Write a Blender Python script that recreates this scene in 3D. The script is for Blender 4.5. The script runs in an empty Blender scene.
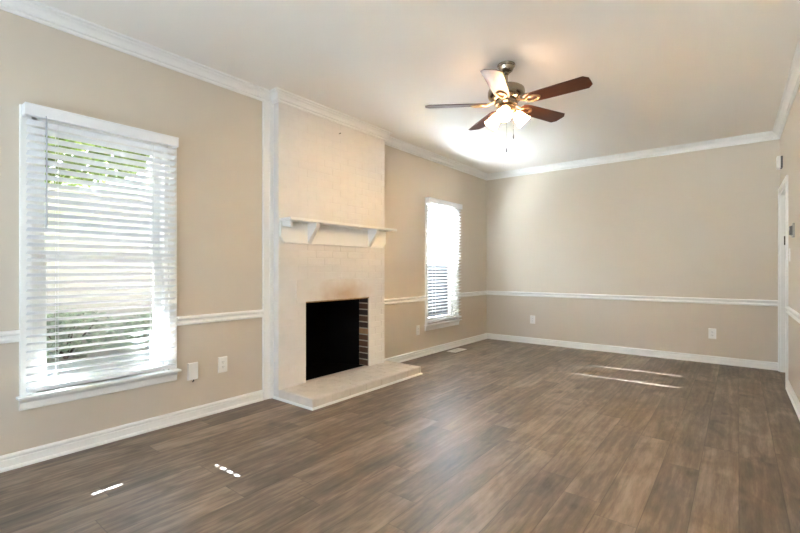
import bpy, bmesh, math, random
from mathutils import Vector, Matrix
S = bpy.context.scene
C = S.collection
PI = math.pi
rnd = random.Random(7)

# ------------------------------------------------------------------ camera
F_PX = 429.2
YAW = math.atan2(.6197, .7848)            # turned left of +Y
cam_d = bpy.data.cameras.new('camera')
cam_d.sensor_width = 36.0
cam_d.lens = 36.0 * F_PX / 800.0
cam_d.shift_y = 2.8 / 800.0
cam_d.clip_start = .02
cam = bpy.data.objects.new('camera', cam_d)
C.objects.link(cam)
cam.location = (0, 0, 1.15)
cam.rotation_euler = (PI / 2, 0, YAW)
S.camera = cam

# ------------------------------------------------------------------ light, exposure
W = bpy.data.worlds.new('sky')
S.world = W
W.use_nodes = True
wn = W.node_tree.nodes
wn.clear()
wo = wn.new('ShaderNodeOutputWorld')
wb = wn.new('ShaderNodeBackground')
sk = wn.new('ShaderNodeTexSky')
sk.sky_type = 'NISHITA'
sk.sun_disc = False
sk.sun_elevation = math.radians(33)
sk.sun_rotation = math.radians(-90)
sk.dust_density = 2.0
wb.inputs['Strength'].default_value = 0.24
W.node_tree.links.new(sk.outputs[0], wb.inputs['Color'])
W.node_tree.links.new(wb.outputs[0], wo.inputs['Surface'])

sd = bpy.data.lights.new('sun', 'SUN')
sd.energy = 262.0
sd.angle = math.radians(.5)
sd.color = (.80, .91, 1)
so = bpy.data.objects.new('sun', sd)
C.objects.link(so)
so.rotation_euler = Vector((1, .03, -.65)).to_track_quat('-Z', 'Y').to_euler()

# added daylight fill behind the camera, through an assumed opening
ad = bpy.data.lights.new('rear_fill_light', 'AREA')
ad.shape = 'RECTANGLE'
ad.size = 2.9
ad.size_y = 2.1
ad.energy = 100
ad.color = (.64, .81, 1.0)
ao = bpy.data.objects.new('rear_fill_light', ad)
C.objects.link(ao)
ao.location = (-1.45, -2.2, .95)
ao.rotation_euler = (PI / 2 + math.radians(50), 0, 0)      # points to +Y and up, so the added fill favours the ceiling

vs = S.view_settings
vs.view_transform = 'Standard'
vs.look = 'None'
vs.gamma = 1
vs.use_curve_mapping = False
vs.exposure = 0.50
S.cycles.max_bounces = 12
S.cycles.diffuse_bounces = 6
S.cycles.transparent_max_bounces = 16
S.cycles.use_denoising = True
S.cycles.caustics_reflective = False
S.cycles.caustics_refractive = False
S.cycles.sample_clamp_indirect = 0

SHADE_E = 22.0         # glow of its glass shades

# ------------------------------------------------------------------ materials
def mat(name, col, rough=.5, metal=0.0, bump=0.0, bscale=60.0, mottle=0.0, mscale=4.0, spec=.5):
    m = bpy.data.materials.new(name)
    m.use_nodes = True
    nt = m.node_tree
    b = nt.nodes['Principled BSDF']
    b.inputs['Base Color'].default_value = (*col, 1)
    b.inputs['Roughness'].default_value = rough
    b.inputs['Metallic'].default_value = metal
    b.inputs['Specular IOR Level'].default_value = spec
    tc = nt.nodes.new('ShaderNodeTexCoord')
    if bump:
        n = nt.nodes.new('ShaderNodeTexNoise')
        n.inputs['Scale'].default_value = bscale
        n.inputs['Detail'].default_value = 4
        bp = nt.nodes.new('ShaderNodeBump')
        bp.inputs['Strength'].default_value = bump
        bp.inputs['Distance'].default_value = .004
        nt.links.new(tc.outputs['Object'], n.inputs['Vector'])
        nt.links.new(n.outputs['Fac'], bp.inputs['Height'])
        nt.links.new(bp.outputs[0], b.inputs['Normal'])
    if mottle:
        n = nt.nodes.new('ShaderNodeTexNoise')
        n.inputs['Scale'].default_value = mscale
        n.inputs['Detail'].default_value = 5
        mx = nt.nodes.new('ShaderNodeMix')
        mx.data_type = 'RGBA'
        mx.inputs[6].default_value = (*[c * (1 - mottle) for c in col], 1)
        mx.inputs[7].default_value = (*[min(1, c * (1 + mottle)) for c in col], 1)
        nt.links.new(tc.outputs['Object'], n.inputs['Vector'])
        nt.links.new(n.outputs['Fac'], mx.inputs[0])
        nt.links.new(mx.outputs[2], b.inputs['Base Color'])
    return m

M = {}
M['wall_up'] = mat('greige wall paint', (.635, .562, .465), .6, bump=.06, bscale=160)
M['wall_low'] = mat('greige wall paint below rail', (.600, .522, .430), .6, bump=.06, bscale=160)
M['ceiling'] = mat('ceiling paint', (.85, .81, .745), .8, bump=.05, bscale=120)
M['trim'] = mat('white trim paint', (.83, .82, .79), .35)
M['brick_paint'] = mat('white painted brick', (.72, .69, .66), .5, bump=.3, bscale=90, mottle=.04, mscale=14)
M['blind'] = mat('white blind', (.86, .87, .88), .35)
M['plastic'] = mat('white plastic', (.80, .78, .74), .3)
M['dark_plastic'] = mat('dark slot', (.02, .02, .02), .5)
M['grey_plastic'] = mat('grey thermostat plastic', (.30, .29, .27), .4)
M['dark_grey'] = mat('dark grey plastic', (.10, .095, .09), .5)
M['pewter'] = mat('antique pewter metal', (.33, .285, .22), .25, metal=1.0)
M['brass'] = mat('warm brass metal', (.58, .41, .23), .33, metal=1.0)
M['soot'] = mat('black soot', (.0035, .003, .003), .95, spec=.05)
M['mortar'] = mat('pale mortar', (.42, .34, .25), .9, bump=.4)
M['steel'] = mat('rusty brass lintel', (.30, .19, .075), .5, metal=.4, mottle=.5, mscale=30)
M['cord'] = mat('blind cord', (.75, .75, .76), .7)
M['wand'] = mat('grey blind wand', (.42, .43, .46), .3)
M['iron'] = mat('nail iron', (.12, .11, .1), .5, metal=.8)

def brick_mat():
    m = mat('bare firebox brick', (.12, .05, .03), .85, bump=.5, bscale=70)
    nt = m.node_tree
    b = nt.nodes['Principled BSDF']
    g = nt.nodes.new('ShaderNodeObjectInfo')
    geo = nt.nodes.new('ShaderNodeNewGeometry')
    rp = nt.nodes.new('ShaderNodeValToRGB')
    e = rp.color_ramp.elements
    e[0].position = 0; e[0].color = (.022, .012, .007, 1)
    e[1].position = 1; e[1].color = (.13, .056, .022, 1)
    nt.links.new(geo.outputs['Random Per Island'], rp.inputs[0])
    nt.links.new(rp.outputs[0], b.inputs['Base Color'])
    return m
M['bare_brick'] = brick_mat()
M['tan_brick'] = mat('tan brick', (.36, .19, .08), .85, bump=.5, bscale=60, mottle=.3, mscale=30)

def lintel_mat():
    m = mat('white painted lintel with smoke stain', (.72, .685, .655), .5, bump=.25, bscale=60)
    nt = m.node_tree
    b = nt.nodes['Principled BSDF']
    tc = nt.nodes.new('ShaderNodeTexCoord')
    sp = nt.nodes.new('ShaderNodeMapping')
    sp.inputs['Location'].default_value = (0, -3.12, -.90)
    sp.inputs['Scale'].default_value = (0, 2.6, 7.0)
    ln = nt.nodes.new('ShaderNodeVectorMath'); ln.operation = 'LENGTH'
    n = nt.nodes.new('ShaderNodeTexNoise'); n.inputs['Scale'].default_value = 9; n.inputs['Detail'].default_value = 6
    mp = nt.nodes.new('ShaderNodeVectorMath'); mp.operation = 'MULTIPLY_ADD'
    sub = nt.nodes.new('ShaderNodeVectorMath'); sub.operation = 'SUBTRACT'
    sc = nt.nodes.new('ShaderNodeMath'); sc.operation = 'MULTIPLY_ADD'
    sc.inputs[1].default_value = .8; sc.inputs[2].default_value = -.4
    # mapping applies scale before location: do the subtraction first
    sub.inputs[1].default_value = (0, 3.12, .90)
    mul = nt.nodes.new('ShaderNodeVectorMath'); mul.operation = 'MULTIPLY'
    mul.inputs[1].default_value = (0, 2.2, 6.0)
    nt.links.new(tc.outputs['Object'], sub.inputs[0])
    nt.links.new(sub.outputs[0], mul.inputs[0])
    nt.links.new(mul.outputs[0], ln.inputs[0])
    nt.links.new(tc.outputs['Object'], n.inputs['Vector'])
    nt.links.new(n.outputs['Fac'], sc.inputs[0])
    add = nt.nodes.new('ShaderNodeMath'); add.operation = 'ADD'
    nt.links.new(ln.outputs['Value'], add.inputs[0])
    nt.links.new(sc.outputs[0], add.inputs[1])
    rp = nt.nodes.new('ShaderNodeValToRGB')
    e = rp.color_ramp.elements
    e[0].position = .0; e[0].color = (.52, .38, .27, 1)
    e[1].position = 1.0; e[1].color = (.72, .685, .655, 1)
    nt.links.new(add.outputs[0], rp.inputs[0])
    nt.links.new(rp.outputs[0], b.inputs['Base Color'])
    for x in (sp, mp):
        nt.nodes.remove(x)
    return m
M['lintel'] = lintel_mat()

def hearth_mat():
    m = mat('worn white painted hearth brick', (.72, .655, .58), .45, bump=.4, bscale=60, mottle=.16, mscale=9)
    return m
M['hearth'] = hearth_mat()

def floor_mat():
    m = bpy.data.materials.new('grey brown vinyl planks')
    m.use_nodes = True
    nt = m.node_tree
    N = nt.nodes.new; L = nt.links.new
    b = nt.nodes['Principled BSDF']
    tc = N('ShaderNodeTexCoord')
    sep = N('ShaderNodeSeparateXYZ'); L(tc.outputs['Object'], sep.inputs[0])
    def math_(op, a, bb=None, c=None):
        n = N('ShaderNodeMath'); n.operation = op
        for i, v in enumerate((a, bb, c)):
            if v is None: continue
            if isinstance(v, (int, float)): n.inputs[i].default_value = v
            else: L(v, n.inputs[i])
        return n.outputs[0]
    PW, PL = .178, 1.22
    xs = math_('DIVIDE', sep.outputs['X'], PW)
    row = math_('FLOOR', xs)
    fx = math_('FRACT', xs)
    wn1 = N('ShaderNodeTexWhiteNoise'); wn1.noise_dimensions = '1D'; L(row, wn1.inputs['W'])
    ys = math_('ADD', math_('DIVIDE', sep.outputs['Y'], PL), math_('MULTIPLY', wn1.outputs['Value'], 7.3))
    col = math_('FLOOR', ys)
    fy = math_('FRACT', ys)
    cb = N('ShaderNodeCombineXYZ'); L(row, cb.inputs[0]); L(col, cb.inputs[1])
    wn2 = N('ShaderNodeTexWhiteNoise'); wn2.noise_dimensions = '2D'; L(cb.outputs[0], wn2.inputs['Vector'])
    # grain coordinates: stretched along the plank, shifted per plank
    gx = math_('MULTIPLY_ADD', sep.outputs['X'], 1.0, math_('MULTIPLY', wn2.outputs['Value'], 37.0))
    gy = math_('MULTIPLY', sep.outputs['Y'], .13)
    gv = N('ShaderNodeCombineXYZ'); L(gx, gv.inputs[0]); L(gy, gv.inputs[1]); L(math_('MULTIPLY', wn2.outputs['Value'], 11.0), gv.inputs[2])
    n1 = N('ShaderNodeTexNoise'); n1.inputs['Scale'].default_value = 8.5; n1.inputs['Detail'].default_value = 5; n1.inputs['Roughness'].default_value = .62; n1.inputs['Distortion'].default_value = .5
    L(gv.outputs[0], n1.inputs['Vector'])
    n2 = N('ShaderNodeTexNoise'); n2.inputs['Scale'].default_value = 90; n2.inputs['Detail'].default_value = 3
    L(gv.outputs[0], n2.inputs['Vector'])
    # broad smoky patches and knots
    g3 = N('ShaderNodeCombineXYZ'); L(gx, g3.inputs[0]); L(math_('MULTIPLY', sep.outputs['Y'], .45), g3.inputs[1])
    n3 = N('ShaderNodeTexNoise'); n3.inputs['Scale'].default_value = 5.5; n3.inputs['Detail'].default_value = 4; n3.inputs['Distortion'].default_value = 1.2
    L(g3.outputs[0], n3.inputs['Vector'])
    g4 = N('ShaderNodeCombineXYZ'); L(gx, g4.inputs[0]); L(math_('MULTIPLY', sep.outputs['Y'], .03), g4.inputs[1])
    n4 = N('ShaderNodeTexNoise'); n4.inputs['Scale'].default_value = 190; n4.inputs['Detail'].default_value = 2
    L(g4.outputs[0], n4.inputs['Vector'])
    # cathedral figure: bent rings along each plank
    wv = N('ShaderNodeTexWave'); wv.wave_type = 'BANDS'; wv.bands_direction = 'X'
    wv.inputs['Scale'].default_value = 6; wv.inputs['Distortion'].default_value = 14; wv.inputs['Detail'].default_value = 3; wv.inputs['Detail Scale'].default_value = .8
    L(gv.outputs[0], wv.inputs['Vector'])
    g5 = N('ShaderNodeCombineXYZ'); L(gx, g5.inputs[0]); L(math_('MULTIPLY', sep.outputs['Y'], .55), g5.inputs[1])
    n5 = N('ShaderNodeTexNoise'); n5.inputs['Scale'].default_value = 6.0; n5.inputs['Detail'].default_value = 2
    L(g5.outputs[0], n5.inputs['Vector'])
    knot = N('ShaderNodeMapRange'); knot.inputs[1].default_value = .64; knot.inputs[2].default_value = .78
    L(n5.outputs['Fac'], knot.inputs[0])
    extra = math_('MULTIPLY_ADD', math_('SUBTRACT', n4.outputs['Fac'], .5), .20,
            math_('MULTIPLY_ADD', math_('SUBTRACT', wv.outputs['Fac'], .5), .13, math_('MULTIPLY', knot.outputs[0], -.38)))
    v = math_('MULTIPLY_ADD', math_('SUBTRACT', n1.outputs['Fac'], .5), 1.08,
              math_('MULTIPLY_ADD', math_('SUBTRACT', n2.outputs['Fac'], .5), .42,
              math_('MULTIPLY_ADD', math_('SUBTRACT', n3.outputs['Fac'], .5), .9,
              math_('MULTIPLY_ADD', math_('SUBTRACT', wn2.outputs['Value'], .5), .30, math_('ADD', extra, .5)))))
    rp = N('ShaderNodeValToRGB')
    e = rp.color_ramp.elements
    e[0].position = .08; e[0].color = (.064, .046, .034, 1)
    e[1].position = .95; e[1].color = (.36, .275, .203, 1)
    x = e.new(.5); x.color = (.172, .127, .092, 1)
    L(v, rp.inputs[0])
    # plank seams
    ex = math_('MULTIPLY', math_('MINIMUM', fx, math_('SUBTRACT', 1.0, fx)), PW)
    ey = math_('MULTIPLY', math_('MINIMUM', fy, math_('SUBTRACT', 1.0, fy)), PL)
    ed = math_('MINIMUM', ex, ey)
    seam = N('ShaderNodeMapRange'); seam.inputs[1].default_value = .0006; seam.inputs[2].default_value = .0026
    L(ed, seam.inputs[0])
    mx = N('ShaderNodeMix'); mx.data_type = 'RGBA'; mx.blend_type = 'MULTIPLY'
    mx.inputs[0].default_value = 1
    sc = N('ShaderNodeMapRange'); sc.inputs[3].default_value = .55; L(seam.outputs[0], sc.inputs[0])
    L(rp.outputs[0], mx.inputs[6]); L(sc.outputs[0], mx.inputs[7])
    L(mx.outputs[2], b.inputs['Base Color'])
    rr = math_('MULTIPLY_ADD', n1.outputs['Fac'], .16, .37)
    L(rr, b.inputs['Roughness'])
    b.inputs['Specular IOR Level'].default_value = .65
    bp = N('ShaderNodeBump'); bp.inputs['Strength'].default_value = .35; bp.inputs['Distance'].default_value = .0012
    hh = math_('ADD', math_('MULTIPLY', n2.outputs['Fac'], .5), seam.outputs[0])
    L(hh, bp.inputs['Height']); L(bp.outputs[0], b.inputs['Normal'])
    return m
M['floor'] = floor_mat()

def glass_mat():
    m = bpy.data.materials.new('clear window glass')
    m.use_nodes = True
    nt = m.node_tree
    nt.nodes.clear()
    o = nt.nodes.new('ShaderNodeOutputMaterial')
    t = nt.nodes.new('ShaderNodeBsdfTransparent'); t.inputs[0].default_value = (.97, .98, .98, 1)
    g = nt.nodes.new('ShaderNodeBsdfGlossy'); g.inputs['Roughness'].default_value = .02
    lw = nt.nodes.new('ShaderNodeLayerWeight'); lw.inputs[0].default_value = .5
    pw = nt.nodes.new('ShaderNodeMath'); pw.operation = 'POWER'; pw.inputs[1].default_value = 5
    f = nt.nodes.new('ShaderNodeMath'); f.operation = 'MULTIPLY_ADD'; f.inputs[1].default_value = .9; f.inputs[2].default_value = .03
    nt.links.new(lw.outputs['Facing'], pw.inputs[0]); nt.links.new(pw.outputs[0], f.inputs[0])
    mx = nt.nodes.new('ShaderNodeMixShader')
    nt.links.new(f.outputs[0], mx.inputs[0]); nt.links.new(t.outputs[0], mx.inputs[1]); nt.links.new(g.outputs[0], mx.inputs[2])
    nt.links.new(mx.outputs[0], o.inputs[0])
    return m
M['glass'] = glass_mat()

def shade_mat(name, e, c):
    m = bpy.data.materials.new(name)
    m.use_nodes = True
    b = m.node_tree.nodes['Principled BSDF']
    b.inputs['Base Color'].default_value = (.9, .87, .8, 1)
    b.inputs['Roughness'].default_value = .4
    b.inputs['Emission Color'].default_value = (*c, 1)
    b.inputs['Emission Strength'].default_value = e
    return m
M['shade'] = shade_mat('lit frosted glass shade', SHADE_E, (1, .62, .36))
M['bulb'] = shade_mat('glowing bulb', 690.0, (1, .66, .30))

def blade_mat(name, c1, c2, rough):
    m = mat(name, c1, rough)
    nt = m.node_tree
    b = nt.nodes['Principled BSDF']
    tc = nt.nodes.new('ShaderNodeTexCoord')
    mp = nt.nodes.new('ShaderNodeMapping'); mp.inputs['Scale'].default_value = (3, 40, 40)
    n = nt.nodes.new('ShaderNodeTexNoise'); n.inputs['Scale'].default_value = 2; n.inputs['Detail'].default_value = 5
    mx = nt.nodes.new('ShaderNodeMix'); mx.data_type = 'RGBA'
    mx.inputs[6].default_value = (*c1, 1); mx.inputs[7].default_value = (*c2, 1)
    nt.links.new(tc.outputs['Object'], mp.inputs[0]); nt.links.new(mp.outputs[0], n.inputs['Vector'])
    nt.links.new(n.outputs['Fac'], mx.inputs[0]); nt.links.new(mx.outputs[2], b.inputs['Base Color'])
    return m
M['blade'] = blade_mat('reddish brown blade veneer', (.050, .016, .008), (.105, .034, .016), .36)

def siding_mat():
    m = mat('cream lap siding', (.60, .575, .52), .6)
    return m
M['siding'] = siding_mat()
M['ext_brick'] = mat('dark exterior brick', (.10, .055, .04), .9, bump=.5, bscale=40, mottle=.3, mscale=12)  # only on the unseen veneer and stack added against the sun
M['roof'] = mat('grey shingles', (.16, .15, .145), .9, bump=.5, bscale=30, mottle=.3, mscale=20)
M['leaf'] = mat('green leaves', (.24, .34, .07), .5, mottle=.5, mscale=3)
M['leaf_dark'] = mat('dark green leaves', (.42, .50, .38), .5, mottle=.5, mscale=3)
M['bark'] = mat('bark', (.10, .075, .055), .9, bump=.5)
M['ground'] = mat('pale concrete and gravel', (.60, .59, .57), .9, bump=.3, bscale=20, mottle=.25, mscale=3)
M['mulch'] = mat('dark bark mulch', (.06, .042, .03), .95, bump=.6, bscale=50, mottle=.4, mscale=25)  # dark, so the added bed bounces little sun
M['fence'] = mat('weathered grey fence boards', (.05, .055, .065), .8, mottle=.15, mscale=6)

# ------------------------------------------------------------------ mesh helpers
def obj(name, bm, m, parent=None, smooth=False, bevel=0.0):
    me = bpy.data.meshes.new(name)
    bmesh.ops.recalc_face_normals(bm, faces=bm.faces)
    bm.to_mesh(me)
    bm.free()
    ms = m if isinstance(m, (list, tuple)) else [m]
    for x in ms:
        me.materials.append(M[x] if isinstance(x, str) else x)
    o = bpy.data.objects.new(name, me)
    C.objects.link(o)
    if parent is not None:
        o.parent = parent
    if smooth:
        for p in me.polygons: p.use_smooth = True
        md = o.modifiers.new('edges', 'EDGE_SPLIT'); md.split_angle = math.radians(40)
    if bevel:
        md = o.modifiers.new('bevel', 'BEVEL'); md.width = bevel; md.segments = 2; md.limit_method = 'ANGLE'
    return o

def box(bm, a, b, mi=0, mtx=None):
    x0, y0, z0 = a; x1, y1, z1 = b
    vs_ = [Vector(p) for p in ((x0,y0,z0),(x1,y0,z0),(x1,y1,z0),(x0,y1,z0),(x0,y0,z1),(x1,y0,z1),(x1,y1,z1),(x0,y1,z1))]
    if mtx is not None: vs_ = [mtx @ p for p in vs_]
    v = [bm.verts.new(p) for p in vs_]
    for f in ((0,3,2,1),(4,5,6,7),(0,1,5,4),(1,2,6,5),(2,3,7,6),(3,0,4,7)):
        fc = bm.faces.new([v[i] for i in f]); fc.material_index = mi

def prism(bm, pts, axis, a, b, mi=0, mtx=None):
    """closed outline pts (2D) extruded along axis from a to b"""
    def P(p, t):
        q = {'x': (t, p[0], p[1]), 'y': (p[0], t, p[1]), 'z': (p[0], p[1], t)}[axis]
        q = Vector(q)
        return mtx @ q if mtx is not None else q
    A = [bm.verts.new(P(p, a)) for p in pts]; B = [bm.verts.new(P(p, b)) for p in pts]
    n = len(pts)
    bm.faces.new(A).material_index = mi; bm.faces.new(B[::-1]).material_index = mi
    for i in range(n):
        bm.faces.new((A[i], B[i], B[(i+1) % n], A[(i+1) % n])).material_index = mi

def lathe(bm, prof, seg=32, mtx=None, closed=False):
    rings = []
    for r, z in prof:
        ring = []
        for k in range(seg):
            a = 2*PI*k/seg
            p = Vector((r*math.cos(a), r*math.sin(a), z))
            ring.append(bm.verts.new(mtx @ p if mtx is not None else p))
        rings.append(ring)
    for i in range(len(rings)-1):
        for k in range(seg):
            bm.faces.new((rings[i][k], rings[i][(k+1) % seg], rings[i+1][(k+1) % seg], rings[i+1][k]))
    if not closed:
        bm.faces.new(rings[0][::-1]); bm.faces.new(rings[-1])

def tube(bm, pts, r, seg=8):
    pts = [Vector(p) for p in pts]
    rings = []
    for i, p in enumerate(pts):
        d = (pts[min(i+1, len(pts)-1)] - pts[max(i-1, 0)]).normalized()
        u = d.orthogonal().normalized(); w = d.cross(u)
        if i:
            u = (pu - d*pu.dot(d)).normalized(); w = d.cross(u)
        pu = u
        rr = r[i] if isinstance(r, (list, tuple)) else r
        rings.append([bm.verts.new(p + u*rr*math.cos(2*PI*k/seg) + w*rr*math.sin(2*PI*k/seg)) for k in range(seg)])
    for i in range(len(rings)-1):
        for k in range(seg):
            bm.faces.new((rings[i][k], rings[i][(k+1) % seg], rings[i+1][(k+1) % seg], rings[i+1][k]))
    bm.faces.new(rings[0][::-1]); bm.faces.new(rings[-1])

def sweep(bm, path, prof, segs):
    """moulding: prof of (projection, z) run along the 2D path with the room on its left, mitred; only the listed segments"""
    P = [Vector(p) for p in path]
    nrm = []
    for i in range(len(P)-1):
        d = (P[i+1]-P[i]).normalized(); nrm.append(Vector((-d.y, d.x)))
    def off(i, t):
        if i == 0: return P[0] + nrm[0]*t
        if i == len(P)-1: return P[-1] + nrm[-1]*t
        a, b = nrm[i-1], nrm[i]
        mdir = (a+b); k = 1 + a.dot(b)
        return P[i] + mdir*(t/k)
    for s in segs:
        A = [bm.verts.new((*off(s, d), z)) for d, z in prof]
        B = [bm.verts.new((*off(s+1, d), z)) for d, z in prof]
        n = len(prof)
        for i in range(n):
            bm.faces.new((A[i], A[(i+1) % n], B[(i+1) % n], B[i]))
        bm.faces.new(A); bm.faces.new(B[::-1])

def empty(name, loc, label=None, cat=None, group=None, rz=0):
    o = bpy.data.objects.new(name, None)
    C.objects.link(o)
    o.location = loc
    o.rotation_euler = (0, 0, rz)
    o.empty_display_size = .1
    tag(o, label, cat, group)
    return o

def tag(o, label=None, cat=None, group=None, kind=None):
    if label: o['label'] = label
    if cat: o['category'] = cat
    if group: o['group'] = group
    if kind: o['kind'] = kind
    return o

def struct(o):
    o['kind'] = 'structure'
    return o

# ------------------------------------------------------------------ room dimensions
XL = -3.295; YB = 6.5; H = 2.72; YR = -1.7; WT = .13
def XR(y): return .365 + .0085*(YB - y)
SHEAR = Matrix(((1, -.0085, 0, .365 + .0085*YB), (0, 1, 0, 0), (0, 0, 1, 0), (0, 0, 0, 1)))  # local x=0 is the right wall's face
WZ0, WZ1 = .41, 2.055                 # window openings
WIN = [(.644, 1.420), (4.762, 5.520)]
RAIL = .76
FB = (2.617, 3.492, .085, .845)       # firebox opening
XF = -3.192; CY0, CY1 = 2.312, 3.758  # chimney breast

def wall_cells(bm, us, zs, hole, make):
    for i in range(len(us)-1):
        for j in range(len(zs)-1):
            u = (us[i]+us[i+1])/2; z = (zs[j]+zs[j+1])/2
            if any(h[0] < u < h[1] and h[2] < z < h[3] for h in hole): continue
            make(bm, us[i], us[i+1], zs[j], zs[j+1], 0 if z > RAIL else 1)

# floor and ceiling
bm = bmesh.new(); box(bm, (XL-.0, YR, -.1), (XR(YR)+.02, YB, 0)); box(bm, (XR(YR)+.02, 4.6, -.1), (2.2, 7.4, 0))
struct(obj('floor', bm, 'floor'))
bm = bmesh.new(); box(bm, (XL-.13, YR-.13, H), (2.2, 7.5, H+.1)); struct(obj('ceiling', bm, 'ceiling'))

# left wall
bm = bmesh.new()
holes = [(a, b, WZ0, WZ1) for a, b in WIN] + [(2.50, 3.60, 0, .95)]
us = sorted({YR-.13, YB+.13, *[x for h in holes for x in h[:2]]})
zs = sorted({-.1, RAIL, H, *[x for h in holes for x in h[2:]]})
wall_cells(bm, us, zs, holes, lambda m, a, b, c, d, mi: box(m, (XL-WT, a, c), (XL, b, d), mi))
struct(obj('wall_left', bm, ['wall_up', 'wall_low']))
# unseen dark veneer added outside the left wall to cut sun bounce
bm = bmesh.new()
wall_cells(bm, us, zs, holes[:2] + [(2.50, 3.60, -.1, .95)], lambda m, a, b, c, d, mi: box(m, (XL-WT-.03, a, c), (XL-WT-.001, b, d)))
struct(obj('wall_exterior', bm, 'ext_brick'))
# back wall
bm = bmesh.new()
wall_cells(bm, [XL, XR(YB)+WT+.02], [-.1, RAIL, H], [], lambda m, a, b, c, d, mi: box(m, (a, YB, c), (b, YB+WT, d), mi))
struct(obj('wall_back', bm, ['wall_up', 'wall_low']))
# right wall with the doorway
DY0, DY1, DZ = 5.60, 6.43, 2.0
bm = bmesh.new()
wall_cells(bm, [YR-.13, DY0, DY1, YB], [-.1, RAIL, DZ, H], [(DY0, DY1, -.1, DZ)],
           lambda m, a, b, c, d, mi: box(m, (0, a, c), (WT, b, d), mi, SHEAR))
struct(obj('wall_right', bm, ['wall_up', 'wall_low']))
# rear wall behind the camera with a wide opening added for fill light
RX0, RX1, RZ1 = -2.95, .05, 2.25
bm = bmesh.new()
wall_cells(bm, [XL, RX0, RX1, XR(YR)+.0], [-.1, RAIL, RZ1, H], [(RX0, RX1, -.1, RZ1)],
           lambda m, a, b, c, d, mi: box(m, (a, YR-WT, c), (b, YR, d), mi))
struct(obj('wall_rear', bm, ['wall_up', 'wall_low']))
# the hall beyond the doorway
bm = bmesh.new(); box(bm, (1.5, 4.6, -.1), (1.6, 7.4, H)); struct(obj('wall_hall_side', bm, 'wall_up'))
bm = bmesh.new(); box(bm, (XR(YB)+WT, 7.3, -.1), (1.5, 7.4, H)); struct(obj('wall_hall_back', bm, 'wall_up'))
bm = bmesh.new(); box(bm, (XR(YB)+WT+.02, 4.6, -.1), (1.5, 4.7, H)); struct(obj('wall_hall_front', bm, 'wall_up'))

# added glazed door in the unseen rear wall, for the fill light
bm = bmesh.new()
for a, b in ((RX0, RX0+.07), (RX1-.07, RX1), ((RX0+RX1)/2-.05, (RX0+RX1)/2+.05)):
    box(bm, (a, YR-.10, 0), (b, YR-.03, RZ1))
box(bm, (RX0, YR-.10, RZ1-.07), (RX1, YR-.03, RZ1)); box(bm, (RX0, YR-.10, 0), (RX1, YR-.03, .07))
pd = struct(obj('added_rear_door', bm, 'trim'))
bm = bmesh.new(); box(bm, (RX0+.07, YR-.07, .07), (RX1-.07, YR-.063, RZ1-.07)); obj('pane', bm, 'glass', pd)

# ------------------------------------------------------------------ mouldings
def xr2(y): return (XR(y), y)
room_path = [xr2(YR), xr2(YB), (XL, YB), (XL, CY1), (XF, CY1), (XF, CY0), (XL, CY0), (XL, YR)]   # counter-clockwise: room on the left
crown = [(0, 2.628), (.011, 2.628), (.013, 2.633), (.013, 2.641), (.006, 2.645), (.007, 2.650), (.019, 2.653), (.020, 2.659), (.024, 2.672), (.034, 2.686), (.050, 2.696),
         (.051, 2.700), (.044, 2.703), (.046, 2.707), (.064, 2.709), (.067, 2.714), (.067, H), (0, H)]
for n_, segs in (('trim_1', [0]), ('trim_2', [1]), ('trim_3', [2]), ('trim_4', [3, 4, 5]), ('trim_5', [6])):
    bm = bmesh.new(); sweep(bm, room_path, crown, segs); struct(obj(n_, bm, 'trim'))
rail = [(0, .728), (.012, .728), (.018, .734), (.020, .743), (.016, .750), (.007, .754), (.006, .765), (.016, .769), (.024, .775), (.026, .786), (.021, .795), (0, .797)]
def run(name, path, prof, kind=True, m='trim'):
    bm = bmesh.new(); sweep(bm, path, prof, range(len(path)-1)); return struct(obj(name, bm, m))
run('trim_6', [(XL, WIN[0][0]-.057), (XL, YR)], rail)
run('trim_7', [(XL, 2.214), (XL, WIN[0][1]+.057)], rail)
run('trim_8', [(XL, WIN[1][0]-.057), (XL, CY1)], rail)
bm = bmesh.new(); pth = [(XR(YB)-.0, YB), (XL, YB), (XL, WIN[1][1]+.057)]; sweep(bm, pth, rail, [0]); struct(obj('trim_9', bm, 'trim'))
bm = bmesh.new(); sweep(bm, pth, rail, [1]); struct(obj('trim_10', bm, 'trim'))
run('trim_11', [xr2(YR), xr2(DY0-.058)], rail)
base = [(0, 0), (.022, 0), (.022, .010), (.018, .018), (.012, .020), (.012, .058), (.007, .062), (.008, .067), (.014, .070), (.014, .080), (.008, .088), (0, .090)]
run('baseboard_left_near', [(XL, 2.214), (XL, YR)], base)
bm = bmesh.new(); pth = [(XR(YB), YB), (XL, YB), (XL, 3.84)]; sweep(bm, pth, base, [0]); struct(obj('baseboard_back', bm, 'trim'))
bm = bmesh.new(); sweep(bm, pth, base, [1]); struct(obj('baseboard_left_far', bm, 'trim'))
run('baseboard_right', [xr2(YR), xr2(DY0-.058)], base)
# flat trim board between the left wall and the chimney breast
bm = bmesh.new(); box(bm, (XL, 2.214, 0), (XL+.022, CY0, 2.632)); box(bm, (XL, 2.272, 0), (XL+.030, CY0, 2.632))
struct(obj('trim_12', bm, 'trim', bevel=.003))

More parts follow.
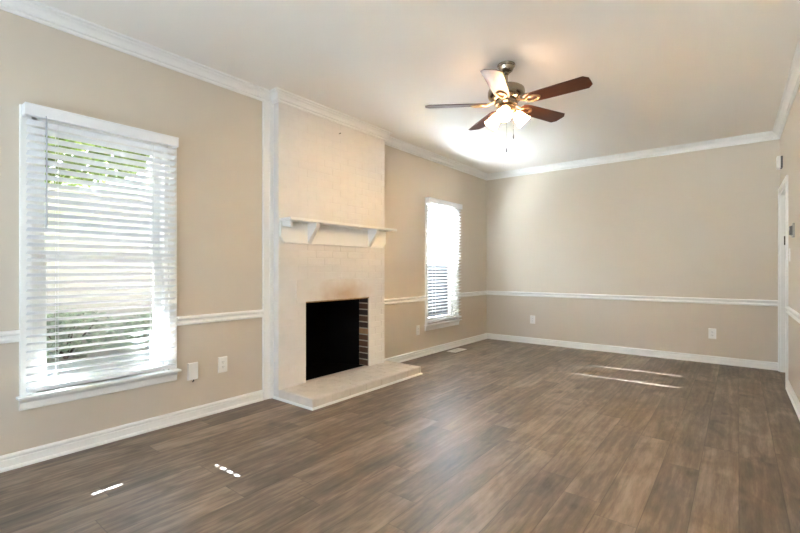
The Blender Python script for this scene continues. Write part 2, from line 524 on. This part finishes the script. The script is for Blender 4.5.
# ------------------------------------------------------------------ windows
def window(n, y0, y1):
    # casing with stool and apron
    bm = bmesh.new(); cw = .057
    for a, b in ((y0-cw, y0), (y1, y1+cw)):
        box(bm, (XL, a, WZ0-.008), (XL+.018, b, WZ1+cw))
    box(bm, (XL, y0, WZ1), (XL+.018, y1, WZ1+cw))
    root = struct(obj('window_%d' % n, bm, 'trim', bevel=.004))
    bm = bmesh.new(); box(bm, (XL-.07, y0-.001, WZ0-.02), (XL, y1+.001, WZ0)); box(bm, (XL, y0-cw-.014, WZ0-.014), (XL+.060, y1+cw+.014, WZ0))
    obj('stool', bm, 'trim', root, bevel=.003)
    bm = bmesh.new(); prism(bm, [(XL, .325), (XL+.012, .325), (XL+.015, .333), (XL+.016, .368), (XL+.030, .384), (XL+.032, WZ0-.0145), (XL, WZ0-.0145)], 'y', y0-cw, y1+cw)
    obj('apron', bm, 'trim', root)
    # jamb liner
    bm = bmesh.new(); j = .025
    box(bm, (XL-WT, y0, WZ0-.02), (XL, y0+j, WZ1)); box(bm, (XL-WT, y1-j, WZ0-.02), (XL, y1, WZ1)); box(bm, (XL-WT, y0, WZ1-j), (XL, y1, WZ1)); box(bm, (XL-WT, y0, WZ0-.02), (XL-.07, y1, WZ0))
    obj('jamb', bm, 'trim', root)
    zm = 1.225; st = .055
    for nm, xa, xb, za, zb in (('lower_sash', XL-.075, XL-.04, WZ0, zm+.02), ('upper_sash', XL-.115, XL-.08, zm-.02, WZ1-j)):
        bm = bmesh.new(); a, b = y0+j, y1-j
        box(bm, (xa, a, za), (xb, a+st, zb)); box(bm, (xa, b-st, za), (xb, b, zb))
        box(bm, (xa, a+st, za), (xb, b-st, za+(.07 if nm[0] == 'l' else .04))); box(bm, (xa, a+st, zb-.04), (xb, b-st, zb))
        s = obj(nm, bm, 'trim', root, bevel=.003)
        bm = bmesh.new(); box(bm, ((xa+xb)/2-.002, a+st-.005, za+.03), ((xa+xb)/2+.002, b-st+.005, zb-.03)); obj('pane', bm, 'glass', s)
    return root
for i, (a, b) in enumerate(WIN): window(i+1, a, b)

def blind(y0, y1, cords, hole_z, wand_y, wand_z, label, dx=0.0):
    root = empty('window_blind', (XL+.06, (y0+y1)/2, WZ0), label, 'blind', 'white window blinds on the left wall')
    inv = Matrix.Translation(-Vector(root.location))
    def part(n, bm, m, **k):
        bmesh.ops.transform(bm, matrix=inv, verts=bm.verts)
        return obj(n, bm, m, root, **k)
    xc = XL+.062-dx; XL_ = XL-dx
    # valance with returns
    bm = bmesh.new()
    prism(bm, [(XL_+.082, 2.040), (XL_+.094, 2.040), (XL_+.094, 2.096), (XL_+.097, 2.102), (XL_+.097, 2.108), (XL_+.082, 2.108)], 'y', y0-.014, y1+.012)
    box(bm, (XL+.019, y0-.014, 2.040), (XL_+.082, y0-.004, 2.108)); box(bm, (XL+.019, y1+.002, 2.040), (XL_+.082, y1+.012, 2.108))
    part('valance', bm, 'blind')
    bm = bmesh.new(); box(bm, (XL+.0185, y0, 2.055), (XL_+.078, y1, 2.10)); part('headrail', bm, 'blind')
    # slats, tilted with their room edge up, cord slots cut only where sun dots are wanted
    bm = bmesh.new(); w = .050; t = .0028; pitch = .0445; ang = math.radians(23)
    z = .494
    while z < 2.045:
        T = Matrix.Translation((xc, 0, z)) @ Matrix.Rotation(-ang, 4, 'Y')
        if hole_z[0] <= z <= hole_z[1]:
            edges = [y0]
            for c in cords: edges += [c-.008, c+.008]
            edges.append(y1)
            for k in range(0, len(edges), 2): box(bm, (-w/2, edges[k], -t/2), (w/2, edges[k+1], t/2), 0, T)
            for c in cords:
                box(bm, (-w/2, c-.008, -t/2), (-.013, c+.008, t/2), 0, T); box(bm, (.013, c-.008, -t/2), (w/2, c+.008, t/2), 0, T)
        else:
            box(bm, (-w/2, y0, -t/2), (w/2, y1, t/2), 0, T)
        z += pitch
    part('slat_panel', bm, 'blind')
    bm = bmesh.new(); box(bm, (xc-.026, y0, .437), (xc+.026, y1, .462)); part('bottom_rail', bm, 'blind', bevel=.004)
    for c in cords:
        bm = bmesh.new()
        for dx in (-.0265, .0265): box(bm, (xc+dx-.0006, c-.0014, .46), (xc+dx+.0006, c+.0014, 2.05))
        part('ladder_cord', bm, 'cord')
    bm = bmesh.new(); tube(bm, [(XL_+.105, wand_y, wand_z[1]), (XL_+.105, wand_y, wand_z[0]+.08)], .0045); tube(bm, [(XL_+.105, wand_y, wand_z[0]+.08), (XL_+.105, wand_y, wand_z[0])], .006)
    tube(bm, [(XL_+.098, wand_y, wand_z[1]+.02), (XL_+.104, wand_y, wand_z[1])], .003)
    part('tilt_wand', bm, 'wand')
blind(.611, 1.442, (.750, 1.285), (.50, .95), .692, (1.39, 2.03), 'white slatted blind on the larger nearer window left of fireplace')
blind(4.718, 5.560, (4.86, 5.41), (1.15, 1.80), 4.915, (1.36, 2.03), 'white slatted blind on the far window near the back corner', .017)

# ------------------------------------------------------------------ fireplace
def bricks(bm, y0, y1, z0, z1, pitch, L, holes, frame, depth=.0013, ins=.0013, mi=0, jit=.0004, start=0, half=True):
    """courses of bricks as low frustums on a flat face; frame maps (u, v, outward) to a point"""
    g = .0026
    k = start; z = z0
    while z < z1 - .01:
        zt = min(z+pitch, z1)
        u = y0 - (L/2 if k % 2 and half else 0)
        while u < y1:
            a, b = max(u, y0), min(u+L, y1)
            pieces = [(a, b)]
            for h in holes:
                if h[2]+.004 < (z+zt)/2 < h[3]-.004:
                    nx = []
                    for p, q in pieces:
                        if q <= h[0] or p >= h[1]: nx.append((p, q)); continue
                        if p < h[0]: nx.append((p, h[0]))
                        if q > h[1]: nx.append((h[1], q))
                    pieces = nx
            for p, q in pieces:
                if q-p < .02: continue
                d = depth + rnd.uniform(-jit, jit)
                lo = [(p+g, z+g), (q-g, z+g), (q-g, zt-g), (p+g, zt-g)]
                hi = [(p+g+ins, z+g+ins), (q-g-ins, z+g+ins), (q-g-ins, zt-g-ins), (p+g+ins, zt-g-ins)]
                A = [bm.verts.new(frame(s, t_, 0)) for s, t_ in lo]; B = [bm.verts.new(frame(s, t_, d + rnd.uniform(-.0004, .0004))) for s, t_ in hi]
                bm.faces.new(B).material_index = mi
                for i in range(4): bm.faces.new((A[i], A[(i+1) % 4], B[(i+1) % 4], B[i])).material_index = mi
            u += L
        z += pitch; k += 1

fp = empty('fireplace', (XF, 3.035, 0), 'white painted brick fireplace with black firebox opening', 'fireplace')
inv_fp = Matrix.Translation(-Vector(fp.location))
def fpart(n, bm, m, parent=fp, **k):
    return_ = obj(n, bm, m, parent, **k)
    return_.matrix_parent_inverse = inv_fp if parent is fp else Matrix()
    return return_
PITCH = (.845-.085)/11
oy0, oy1, oz0, oz1 = FB
LY0, LY1, LZ0, LZ1 = 2.50, 3.59, .845, .845+3*PITCH
bm = bmesh.new(); xs_ = XF-.0016
# backing masonry around the opening, then the brick faces
box(bm, (XL+.001, CY0, 0), (xs_, oy0, LZ0)); box(bm, (XL+.001, oy1, 0), (xs_, CY1, LZ0)); box(bm, (XL+.001, CY0, LZ0), (xs_, CY1, H-.001)); box(bm, (XL+.001, oy0, 0), (xs_, oy1, oz0-.002))
bricks(bm, CY0, CY1, .085-PITCH, H-.07, PITCH, .2135, [(oy0, oy1, 0, oz1), (LY0, LY1, LZ0, LZ1)], lambda u, v, d: (xs_+d, u, v))
bricks(bm, XL+.03, xs_, .085, H-.07, PITCH, .2135, [], lambda u, v, d: (u, CY0-d*.35, v))
cb = fpart('chimney_breast', bm, 'brick_paint')
bm = bmesh.new(); box(bm, (xs_, LY0, LZ0), (XF+.007, LY1, LZ1)); fpart('lintel', bm, 'lintel', bevel=.003)
bm = bmesh.new(); box(bm, (XF-.10, oy0, oz1-.012), (XF+.002, oy1, oz1)); fpart('lintel_bar', bm, 'steel')
# bare brick cheeks just inside the opening
for yy, s in ((oy1, -1), (oy0, 1)):
    bm = bmesh.new(); box(bm, (XF-.145, min(yy, yy+s*.002), oz0), (XF-.008, max(yy, yy+s*.002), oz1-.006)); fpart('firebox_mortar', bm, 'mortar')
    bm = bmesh.new(); bm.verts.ensure_lookup_table()
    for c in range(11):
        z_ = oz0 + c*PITCH; d = .008 + rnd.uniform(-.001, .001); tan = c == 5 and s < 0
        box(bm, (XF-.143+rnd.uniform(0, .004), min(yy, yy+s*d), z_+.006), (XF-.014, max(yy, yy+s*d), z_+PITCH-.006), 1 if tan else 0)
    fpart('firebox_brick', bm, ['bare_brick', 'tan_brick'], bevel=.003)
# sooty firebox behind
bm = bmesh.new(); xa, xb = XF-.145, -3.72; ya, yb2 = oy0+.002, oy1-.002; yc, yd = 2.78, 3.33
def quad(*p): bm.faces.new([bm.verts.new(q) for q in p])
quad((xa, yb2, oz0), (xb, yd, oz0), (xb, yd, 1.0), (xa, yb2, 1.0)); quad((xa, ya, oz0), (xb, yc, oz0), (xb, yc, 1.0), (xa, ya, 1.0))
quad((xb, yc, oz0), (xb, yd, oz0), (xb, yd, 1.0), (xb, yc, 1.0)); quad((xa, ya, 1.0), (xa, yb2, 1.0), (xb, yd, 1.0), (xb, yc, 1.0))
quad((XF-.050, ya, oz0), (XF-.050, yb2, oz0), (xa, yb2, oz0), (xa, ya, oz0)); quad((xa, ya, oz0), (xa, yb2, oz0), (xb, yd, oz0), (xb, yc, oz0))
quad((xa, ya, oz1-.006), (xa, yb2, oz1-.006), (xa, yb2, 1.0), (xa, ya, 1.0))
bm2 = bm
o = fpart('firebox', bm, 'soot')
md = o.modifiers.new('shell', 'SOLIDIFY'); md.thickness = .02; md.offset = 1
bm = bmesh.new(); box(bm, (XF-.055, oy0+.002, oz0-.004), (XF-.002, oy1-.009, oz0+.0012)); fpart('inner_hearth', bm, 'hearth')
# hearth, a raised slab of its own in front of the breast
ht = empty('hearth', (-2.96, 3.075, 0), 'low white painted brick hearth slab on the floor before the fireplace', 'hearth')
inv_h = Matrix.Translation(-Vector(ht.location))
def hpart(n, bm, m, **k):
    bmesh.ops.transform(bm, matrix=inv_h, verts=bm.verts)
    return obj(n, bm, m, ht, **k)
HX = -2.735; HY0, HY1, HZ = 2.312, 3.838, .085
bm = bmesh.new()
box(bm, (XF+.001, HY0, 0), (HX-.003, HY1, HZ-.003)); box(bm, (XL+.002, CY1+.002, 0), (XF+.001, HY1, HZ-.003))
bricks(bm, HY0+.002, HY1-.002, XF, HX-.003, (HX-.003-XF)/4, .2135, [], lambda u, v, d: (v, u, HZ-.003+d), depth=.003, ins=.002)
bricks(bm, HY0+.002, HY1-.002, .018, HZ-.003, HZ, .2135, [], lambda u, v, d: (HX-.003+d, u, v), depth=.003, ins=.002)
bricks(bm, XF, HX-.005, .018, HZ-.003, HZ, .2135, [], lambda u, v, d: (u, HY0-d*.5, v), depth=.003, ins=.002)
hpart('slab', bm, 'hearth')
bm = bmesh.new()
shoe = [(0, 0), (.014, 0), (.013, .007), (.008, .014), (0, .018)]
sweep(bm, [(XL+.032, HY0-.001), (HX, HY0-.001), (HX, HY1), (XL+.024, HY1)], [(-d, z) for d, z in shoe], [0, 1, 2])
hpart('shoe_moulding', bm, 'trim')

# mantel shelf
mt = empty('mantel_shelf', (XF, 3.05, 1.39), 'white wooden mantel shelf on angled brackets across the chimney breast', 'shelf')
inv_m = Matrix.Translation(-Vector(mt.location))
def mpart(n, bm, m='trim', **k):
    bmesh.ops.transform(bm, matrix=inv_m, verts=bm.verts)
    return obj(n, bm, m, mt, **k)
XBF = XF+.022
bm = bmesh.new(); prism(bm, [(2.319, 1.58), (2.319, 1.445), (2.358, 1.388), (3.700, 1.388), (3.755, 1.445), (3.755, 1.58)], 'x', XF+.001, XBF); mpart('backboard', bm, bevel=.002)
bm = bmesh.new(); box(bm, (XF+.001, 2.318, 1.58), (XF+.165, 3.785, 1.604)); mpart('shelf_board', bm, bevel=.003)
for yb_ in (2.618, 3.452):
    bm = bmesh.new(); prism(bm, [(XBF, 1.58), (XF+.145, 1.58), (XF+.145, 1.545), (XBF+.004, 1.392), (XBF, 1.392)], 'y', yb_, yb_+.042); mpart('bracket', bm, bevel=.002)
bm = bmesh.new(); prism(bm, [(XBF, 1.58), (XF+.128, 1.58), (XF+.140, 1.522), (XF+.132, 1.518), (XBF, 1.535)], 'y', 2.335, 2.36); mpart('end_cleat', bm, bevel=.002)

bm = bmesh.new(); tube(bm, [(XF-.004, 3.041, 2.526), (XF+.022, 3.041, 2.529)], .003); tube(bm, [(XF+.021, 3.041, 2.529), (XF+.024, 3.041, 2.5295)], .006)
tag(obj('nail', bm, 'iron'), 'small dark nail in the white brick high above the mantel', 'nail')

# ------------------------------------------------------------------ doorway in the right wall
bm = bmesh.new()
cw = .058
box(bm, (-.018, DY0-cw, 0), (0, DY0, DZ+cw), 0, SHEAR); box(bm, (-.018, DY1, 0), (0, DY1+cw, DZ+cw), 0, SHEAR); box(bm, (-.018, DY0, DZ), (0, DY1, DZ+cw), 0, SHEAR)
dr = struct(obj('door_1', bm, 'trim', bevel=.004))
bm = bmesh.new(); j = .018
box(bm, (-.001, DY0, 0), (WT+.001, DY0+j, DZ), 0, SHEAR); box(bm, (-.001, DY1-j, 0), (WT+.001, DY1, DZ), 0, SHEAR); box(bm, (-.001, DY0, DZ-j), (WT+.001, DY1, DZ), 0, SHEAR)
box(bm, (.06, DY1-j-.012, 0), (.09, DY1-j, DZ-j), 0, SHEAR); box(bm, (.06, DY0+j, DZ-j-.012), (.09, DY1-j, DZ-j), 0, SHEAR)
obj('jamb', bm, 'trim', dr)
bm = bmesh.new(); box(bm, (.028, DY1-j-.002, 1.42), (.04, DY1-j, 1.52), 0, SHEAR)
obj('strike_plate', bm, 'iron', dr)

# ------------------------------------------------------------------ small wall fittings
def plate_box(bm, w, h, t, chamfer=.004):
    """plate in local coords: x across, z up, y outward from the wall (front at +y)"""
    lo = [(-w/2, -h/2), (w/2, -h/2), (w/2, h/2), (-w/2, h/2)]
    hi = [(x*(1-2*chamfer/w), z*(1-2*chamfer/h)) for x, z in lo]
    A = [bm.verts.new((x, 0, z)) for x, z in lo]; B = [bm.verts.new((x, t*.5, z)) for x, z in lo]; D = [bm.verts.new((x, t, z)) for x, z in hi]
    bm.faces.new(A); bm.faces.new(D[::-1])
    for P, Q in ((A, B), (B, D)):
        for i in range(4): bm.faces.new((P[i], Q[i], Q[(i+1) % 4], P[(i+1) % 4]))
def oval(bm, cx, cz, rx, rz, y0, y1, flat=.8):
    pts = []
    for k in range(24):
        a = 2*PI*k/24
        pts.append((cx + max(-flat*rx, min(flat*rx, rx*math.cos(a))) , cz + rz*math.sin(a)))
    prism(bm, pts, 'y', y0, y1)
def outlet(loc, rz, label, w=.078, h=.126):
    root = empty('wall_outlet', loc, label, 'outlet', 'white wall outlets', rz)
    bm = bmesh.new(); plate_box(bm, w, h, .007); obj('cover_plate', bm, 'plastic', root)
    for s in (-1, 1):
        bm = bmesh.new(); oval(bm, 0, s*.0195, .0172, .0145, .0065, .0085, .86); r = obj('receptacle', bm, 'plastic', root)
        bm = bmesh.new()
        for x in (-.0064, .0064): box(bm, (x-.0011, .0084, s*.0195-.001), (x+.0011, .0089, s*.0195+.008))
        box(bm, (-.0022, .0084, s*.0195-.0085), (.0022, .0089, s*.0195-.0045)); obj('slot', bm, 'dark_plastic', r)
    bm = bmesh.new(); lathe(bm, [(.003, 0), (.003, .0012)], 12, Matrix.Translation((0, .0066, 0)) @ Matrix.Rotation(-PI/2, 4, 'X')); obj('screw', bm, 'plastic', root)
    return root
RZL, RZB, RZR = -PI/2, PI, PI/2     # plates facing +x, -y, -x
outlet((XL, 1.845, .376), RZL, 'white duplex outlet on left wall between near window and fireplace')
outlet((XL, 4.548, .353), RZL, 'white duplex outlet beside the far window, right of fireplace')
outlet((-2.511, YB, .370), RZB, 'white duplex outlet on the back wall near its left corner')
outlet((-.256, YB, .362), RZB, 'white duplex outlet on the back wall toward the doorway')
outlet((XR(4.40), 4.40, .372), RZR, 'white duplex outlet low on the right wall, at photo edge')

cp = empty('cable_plate', (XL, 1.600, .368), 'blank white cable plate with black cable stub under near window corner', 'wall plate', None, RZL)
bm = bmesh.new(); plate_box(bm, .078, .130, .016, .003); obj('cover_plate', bm, 'plastic', cp)
bm = bmesh.new(); tube(bm, [(-.004, .008, -.060), (-.004, .010, -.074), (.006, .012, -.080)], .0045); obj('cable_stub', bm, 'dark_plastic', cp)

lsw = empty('light_switch', (XR(5.385), 5.385, 1.285), 'white light switch plate below the thermostat on right wall', 'light switch', None, RZR)
bm = bmesh.new(); plate_box(bm, .074, .122, .006); obj('cover_plate', bm, 'plastic', lsw)
bm = bmesh.new(); box(bm, (-.005, .005, -.012), (.005, .0065, .012)); prism(bm, [(.006, -.002), (.018, .006), (.017, .011), (.006, .008)], 'x', -.004, .004); obj('toggle', bm, 'plastic', lsw)

th = empty('thermostat', (XR(5.05), 5.05, 1.488), 'grey thermostat on the right wall near the doorway', 'thermostat', None, RZR)
bm = bmesh.new(); plate_box(bm, .10, .124, .014, .003); obj('base', bm, 'grey_plastic', th)
bm = bmesh.new(); plate_box(bm, .088, .082, .032, .006); obj('cover', bm, 'dark_grey', th)
bm = bmesh.new(); box(bm, (-.03, .0318, .002), (.03, .0326, .028)); obj('display', bm, 'grey_plastic', th)

ch = empty('door_chime', (XR(6.17), 6.17, 2.30), 'small white door chime box above the doorway', 'door chime', None, RZR)
bm = bmesh.new(); plate_box(bm, .105, .122, .022, .002); obj('base', bm, 'dark_grey', ch)
bm = bmesh.new(); bm2 = bmesh.new(); plate_box(bm2, .115, .130, .030, .005); bmesh.ops.translate(bm2, vec=(0, .018, 0), verts=bm2.verts); obj('cover', bm2, 'plastic', ch); bm.free()

# floor register
fr = empty('floor_register', (-3.135, 5.27, 0), 'white metal floor vent register by the far window', 'floor vent')
bm = bmesh.new()
box(bm, (-.07, -.16, 0), (-.045, .16, .006)); box(bm, (.045, -.16, 0), (.07, .16, .006)); box(bm, (-.045, -.16, 0), (.045, -.135, .006)); box(bm, (-.045, .135, 0), (.045, .16, .006))
obj('frame', bm, 'plastic', fr, bevel=.002)
bm = bmesh.new()
for k in range(14): box(bm, (-.045, -.13+k*.02, 0), (.045, -.122+k*.02, .005))
box(bm, (-.004, -.135, 0), (.004, .135, .0052)); obj('grille', bm, 'plastic', fr)
bm = bmesh.new(); box(bm, (-.044, -.134, .0), (.044, .134, .0012)); obj('damper', bm, 'dark_grey', fr)

# ------------------------------------------------------------------ ceiling fan
FX, FY = -1.402, 3.092
UP = .017
fan = empty('ceiling_fan', (FX, FY, H), 'five blade brown ceiling fan with three lit glass shades', 'ceiling fan')
bm = bmesh.new(); lathe(bm, [(.066, 0), (.068, -.007), (.066, -.014), (.058, -.018), (.054, -.036), (.046, -.050), (.036, -.058), (.016, -.062)], 40); obj('canopy', bm, 'pewter', fan, smooth=True)
bm = bmesh.new(); lathe(bm, [(.022, -.058), (.024, -.068), (.016, -.080), (.0125, -.082), (.0125, -.150), (.024, -.154), (.026, -.165)], 24); obj('downrod', bm, 'pewter', fan, smooth=True)
bm = bmesh.new(); lathe(bm, [(.03, -.178), (.07, -.184), (.115, -.196), (.134, -.210), (.139, -.226), (.139, -.256), (.132, -.270), (.112, -.286), (.085, -.296), (.05, -.300)], 48); obj('motor_housing', bm, 'pewter', fan, smooth=True).location.z = UP
BZ = 2.418 - H
bm = bmesh.new(); lathe(bm, [(.085, -.296), (.088, -.318), (.080, -.330), (.05, -.334)], 40); obj('flywheel', bm, 'pewter', fan, smooth=True).location.z = UP
for k in range(5):
    a = math.radians(-2.75 + 72*k)
    T = Matrix.Rotation(a, 4, 'Z') @ Matrix.Translation((0, 0, BZ)) @ Matrix.Rotation(math.radians(-12), 4, 'X')
    pts = [(.150, -.046), (.185, -.058), (.30, -.065), (.590, -.072), (.621, -.040), (.622, .0), (.621, .040), (.590, .072), (.30, .065), (.185, .058), (.150, .046)]
    bm = bmesh.new(); prism(bm, pts, 'z', -.003, .003)
    b_ = obj('blade', bm, 'blade', fan, bevel=.0015); b_.matrix_local = T
    bm = bmesh.new()
    tube(bm, [(.075, 0, .022), (.105, 0, .012), (.14, 0, -.004), (.165, 0, -.007)], [.011, .009, .009, .010])
    # open scrolled paddle under the blade
    for s in (-1, 1):
        loop = [(.155, 0, -.007), (.175, s*.022, -.008), (.205, s*.034, -.008), (.235, s*.030, -.008), (.258, s*.013, -.008), (.265, 0, -.008)]
        tube(bm, loop, [.008, .007, .007, .007, .007, .007])
    for sx, sy in ((.2, .03), (.2, -.03), (.255, 0)): lathe(bm, [(.010, -.0145), (.011, -.003)], 12, Matrix.Translation((sx, sy, 0)))
    obj('blade_iron', bm, 'brass', b_, smooth=True)
bm = bmesh.new(); lathe(bm, [(.045, -.332), (.060, -.340), (.066, -.352), (.062, -.372), (.046, -.392), (.030, -.402), (.028, -.420), (.020, -.432), (.006, -.436)], 36); obj('light_kit', bm, 'brass', fan, smooth=True).location.z = UP
cam_az = math.degrees(math.atan2(-FY, -FX))
for k in range(3):
    az = math.radians(cam_az - 6 + 120*k)
    T = Matrix.Rotation(az, 4, 'Z') @ Matrix.Translation((.050, 0, -.362+UP)) @ Matrix.Rotation(math.radians(-48), 4, 'Y')
    # local -z is the shade axis (pointing out and down)
    prof = [(.020, -.026), (.026, -.031), (.037, -.052), (.044, -.082), (.050, -.112), (.058, -.134)]
    inner = [(r-.003, z) for r, z in prof[::-1]]
    bm = bmesh.new(); lathe(bm, prof + inner, 32, None, True)
    sh = obj('lamp_shade', bm, 'shade', fan, smooth=True); sh.matrix_local = T
    bm = bmesh.new(); lathe(bm, [(.012, .02), (.014, 0), (.022, -.012), (.024, -.030), (.018, -.034)], 24); obj('socket_cup', bm, 'brass', sh, smooth=True)
    bm = bmesh.new(); lathe(bm, [(.010, -.030), (.014, -.044), (.024, -.065), (.028, -.083), (.024, -.100), (.010, -.112)], 20); obj('bulb', bm, 'bulb', sh, smooth=True)
rt = Vector((.7848, .6197, 0)); fwd = Vector((-.6197, .7848, 0))
for off, ln, fob in ((rt*-.004 - fwd*.03, .30, .035), (rt*.052 - fwd*.01, .19, .035)):
    x, y = off.x, off.y
    bm = bmesh.new(); tube(bm, [(x, y, -.40), (x, y, -.40-ln+fob)], .0012, 6)
    pc = obj('pull_chain', bm, 'pewter', fan); pc.location.z = UP
    bm = bmesh.new(); lathe(bm, [(.002, -.40-ln+fob), (.004, -.40-ln+fob-.008), (.005, -.40-ln+.008), (.002, -.40-ln)], 12, Matrix.Translation((x, y, 0))); obj('pull_fob', bm, 'dark_grey', pc, smooth=True)

# ------------------------------------------------------------------ outdoors
bm = bmesh.new(); box(bm, (-30, -25, -.5), (XL-WT-.02, 30, -.3)); struct(obj('ground', bm, 'ground'))
bm = bmesh.new(); box(bm, (-5.3, -5, -.3), (XL-WT-.035, 3.3, -.26)); struct(obj('added_mulch_bed', bm, 'mulch'))  # unseen bed added to cut sun bounce into the near window
nh = empty('neighbor_house', (-9.5, 3, -.3), 'cream lap sided house seen through the near window', 'house')
bm = bmesh.new()
z = 0.0
while z < 3.1:                       # lap boards, each leaning out at its foot
    prism(bm, [(.018, z), (0, z), (0, z+.15), (.003, z+.15)], 'y', -5.5, 4.6); z += .15
box(bm, (-7, -5.5, 0), (0, 4.6, 3.1)); obj('wall', bm, 'siding', nh)
bm = bmesh.new(); prism(bm, [(.45, 2.95), (-3.5, 4.6), (-7.45, 2.95), (-7.45, 2.85), (-3.5, 4.5), (.45, 2.80)], 'y', -5.9, 5.0); obj('roof', bm, 'roof', nh)
bm = bmesh.new(); box(bm, (-1.5, 1.38, 3.2), (-.7, 2.42, 5.86)); box(bm, (-1.55, 1.33, 5.86), (-.65, 2.47, 5.98)); obj('added_chimney', bm, 'ext_brick', nh)  # unseen stack added to shade the far blind's lower slats
bm = bmesh.new(); box(bm, (.43, -5.9, 2.80), (.47, 5.0, 2.97)); obj('fascia', bm, 'trim', nh)

def leaves(bm, c, r, n, size, flat=1.0, seed=1, thin=None):
    R = random.Random(seed)
    for _ in range(n):
        while True:
            p = Vector((R.uniform(-1, 1), R.uniform(-1, 1), R.uniform(-1, 1)))
            if .25 < p.length < 1: break
        p = Vector((p.x*r[0], p.y*r[1], p.z*r[2])) + Vector(c)
        if thin and thin(p) and R.random() < .95: continue
        q = Matrix.Rotation(R.uniform(0, 2*PI), 4, 'Z') @ Matrix.Rotation(R.uniform(-1, 1), 4, 'X') @ Matrix.Rotation(R.uniform(-.8, .8), 4, 'Y')
        s = size*R.uniform(.6, 1.3)
        pts = [(-s, 0, 0), (-.3*s, .38*s, .06*s), (.5*s, .3*s, .05*s), (s, 0, -.1*s), (.5*s, -.3*s, .05*s), (-.3*s, -.38*s, .06*s)]
        v = [bm.verts.new(p + q @ Vector(t)) for t in pts]
        bm.faces.new(v[:4]); bm.faces.new((v[0], v[3], v[4], v[5]))
def shrub(loc, r, n, size, m, label, seed, group):
    root = empty('shrub', loc, label, 'shrub', group)
    bm = bmesh.new(); leaves(bm, (0, 0, r[2]*.95), r, n, size, 1, seed); obj('foliage', bm, m, root)
    bm = bmesh.new(); R = random.Random(seed)
    for k in range(7):
        a = 2*PI*k/7; tube(bm, [(0, 0, 0), (r[0]*.3*math.cos(a), r[1]*.3*math.sin(a), r[2]*.8), (r[0]*.6*math.cos(a), r[1]*.6*math.sin(a), r[2]*1.4)], [.02, .012, .005], 6)
    obj('stem', bm, 'bark', root)
shrub((-8.55, 2.1, -.3), (.45, .8, .42), 900, .07, 'leaf_dark', 'green shrub outside the near window, toward its left edge', 3, 'shrubs outside the near window')
shrub((-8.6, 3.75, -.3), (.45, .8, .38), 900, .07, 'leaf_dark', 'green shrub outside the near window, toward its right edge', 4, 'shrubs outside the near window')
tr = empty('tree', (-7.6, .9, -.3), 'leafy green tree seen through the top of the near window', 'tree')
bm = bmesh.new(); tube(bm, [(0, 0, 0), (.05, 0, 1.5), (0, .1, 3.0), (.1, .2, 4.2)], [.10, .085, .07, .04], 10)
for k in range(6):
    a = k*1.05; tube(bm, [(0, .1, 2.6+.15*k), (.5*math.cos(a), .5*math.sin(a)+.1, 3.0+.15*k), (1.0*math.cos(a), 1.1*math.sin(a)+.1, 3.2+.15*k)], [.04, .025, .01], 6)
obj('trunk', bm, 'bark', tr)
bm = bmesh.new(); leaves(bm, (0, .45, 4.2), (1.2, 2.2, 1.62), 14000, .10, 1, 9, lambda p: .41 < (p.z-.3) - .65*(XL-(p.x-7.6)) < (.78 if p.y > -.1 else .62) and min(abs(p.y+.9-.62), abs(p.y+.9-1.155)) < .10); obj('crown', bm, 'leaf', tr)
fn = empty('fence', (-7.2, 10.5, -.3), 'grey board fence seen through the far window', 'fence')
bm = bmesh.new()
for k in range(52): box(bm, (-.01, -3.6+k*.14, .03), (.01, -3.6+k*.14+.13, 1.55))
for zz in (.3, 1.2): box(bm, (-.05, -3.6, zz), (-.012, 3.7, zz+.09))
obj('board_panel', bm, 'fence', fn)
for k in range(4):
    bm = bmesh.new(); box(bm, (-.14, -3.6+k*2.4, 0), (-.05, -3.5+k*2.4, 1.6)); obj('post', bm, 'fence', fn)
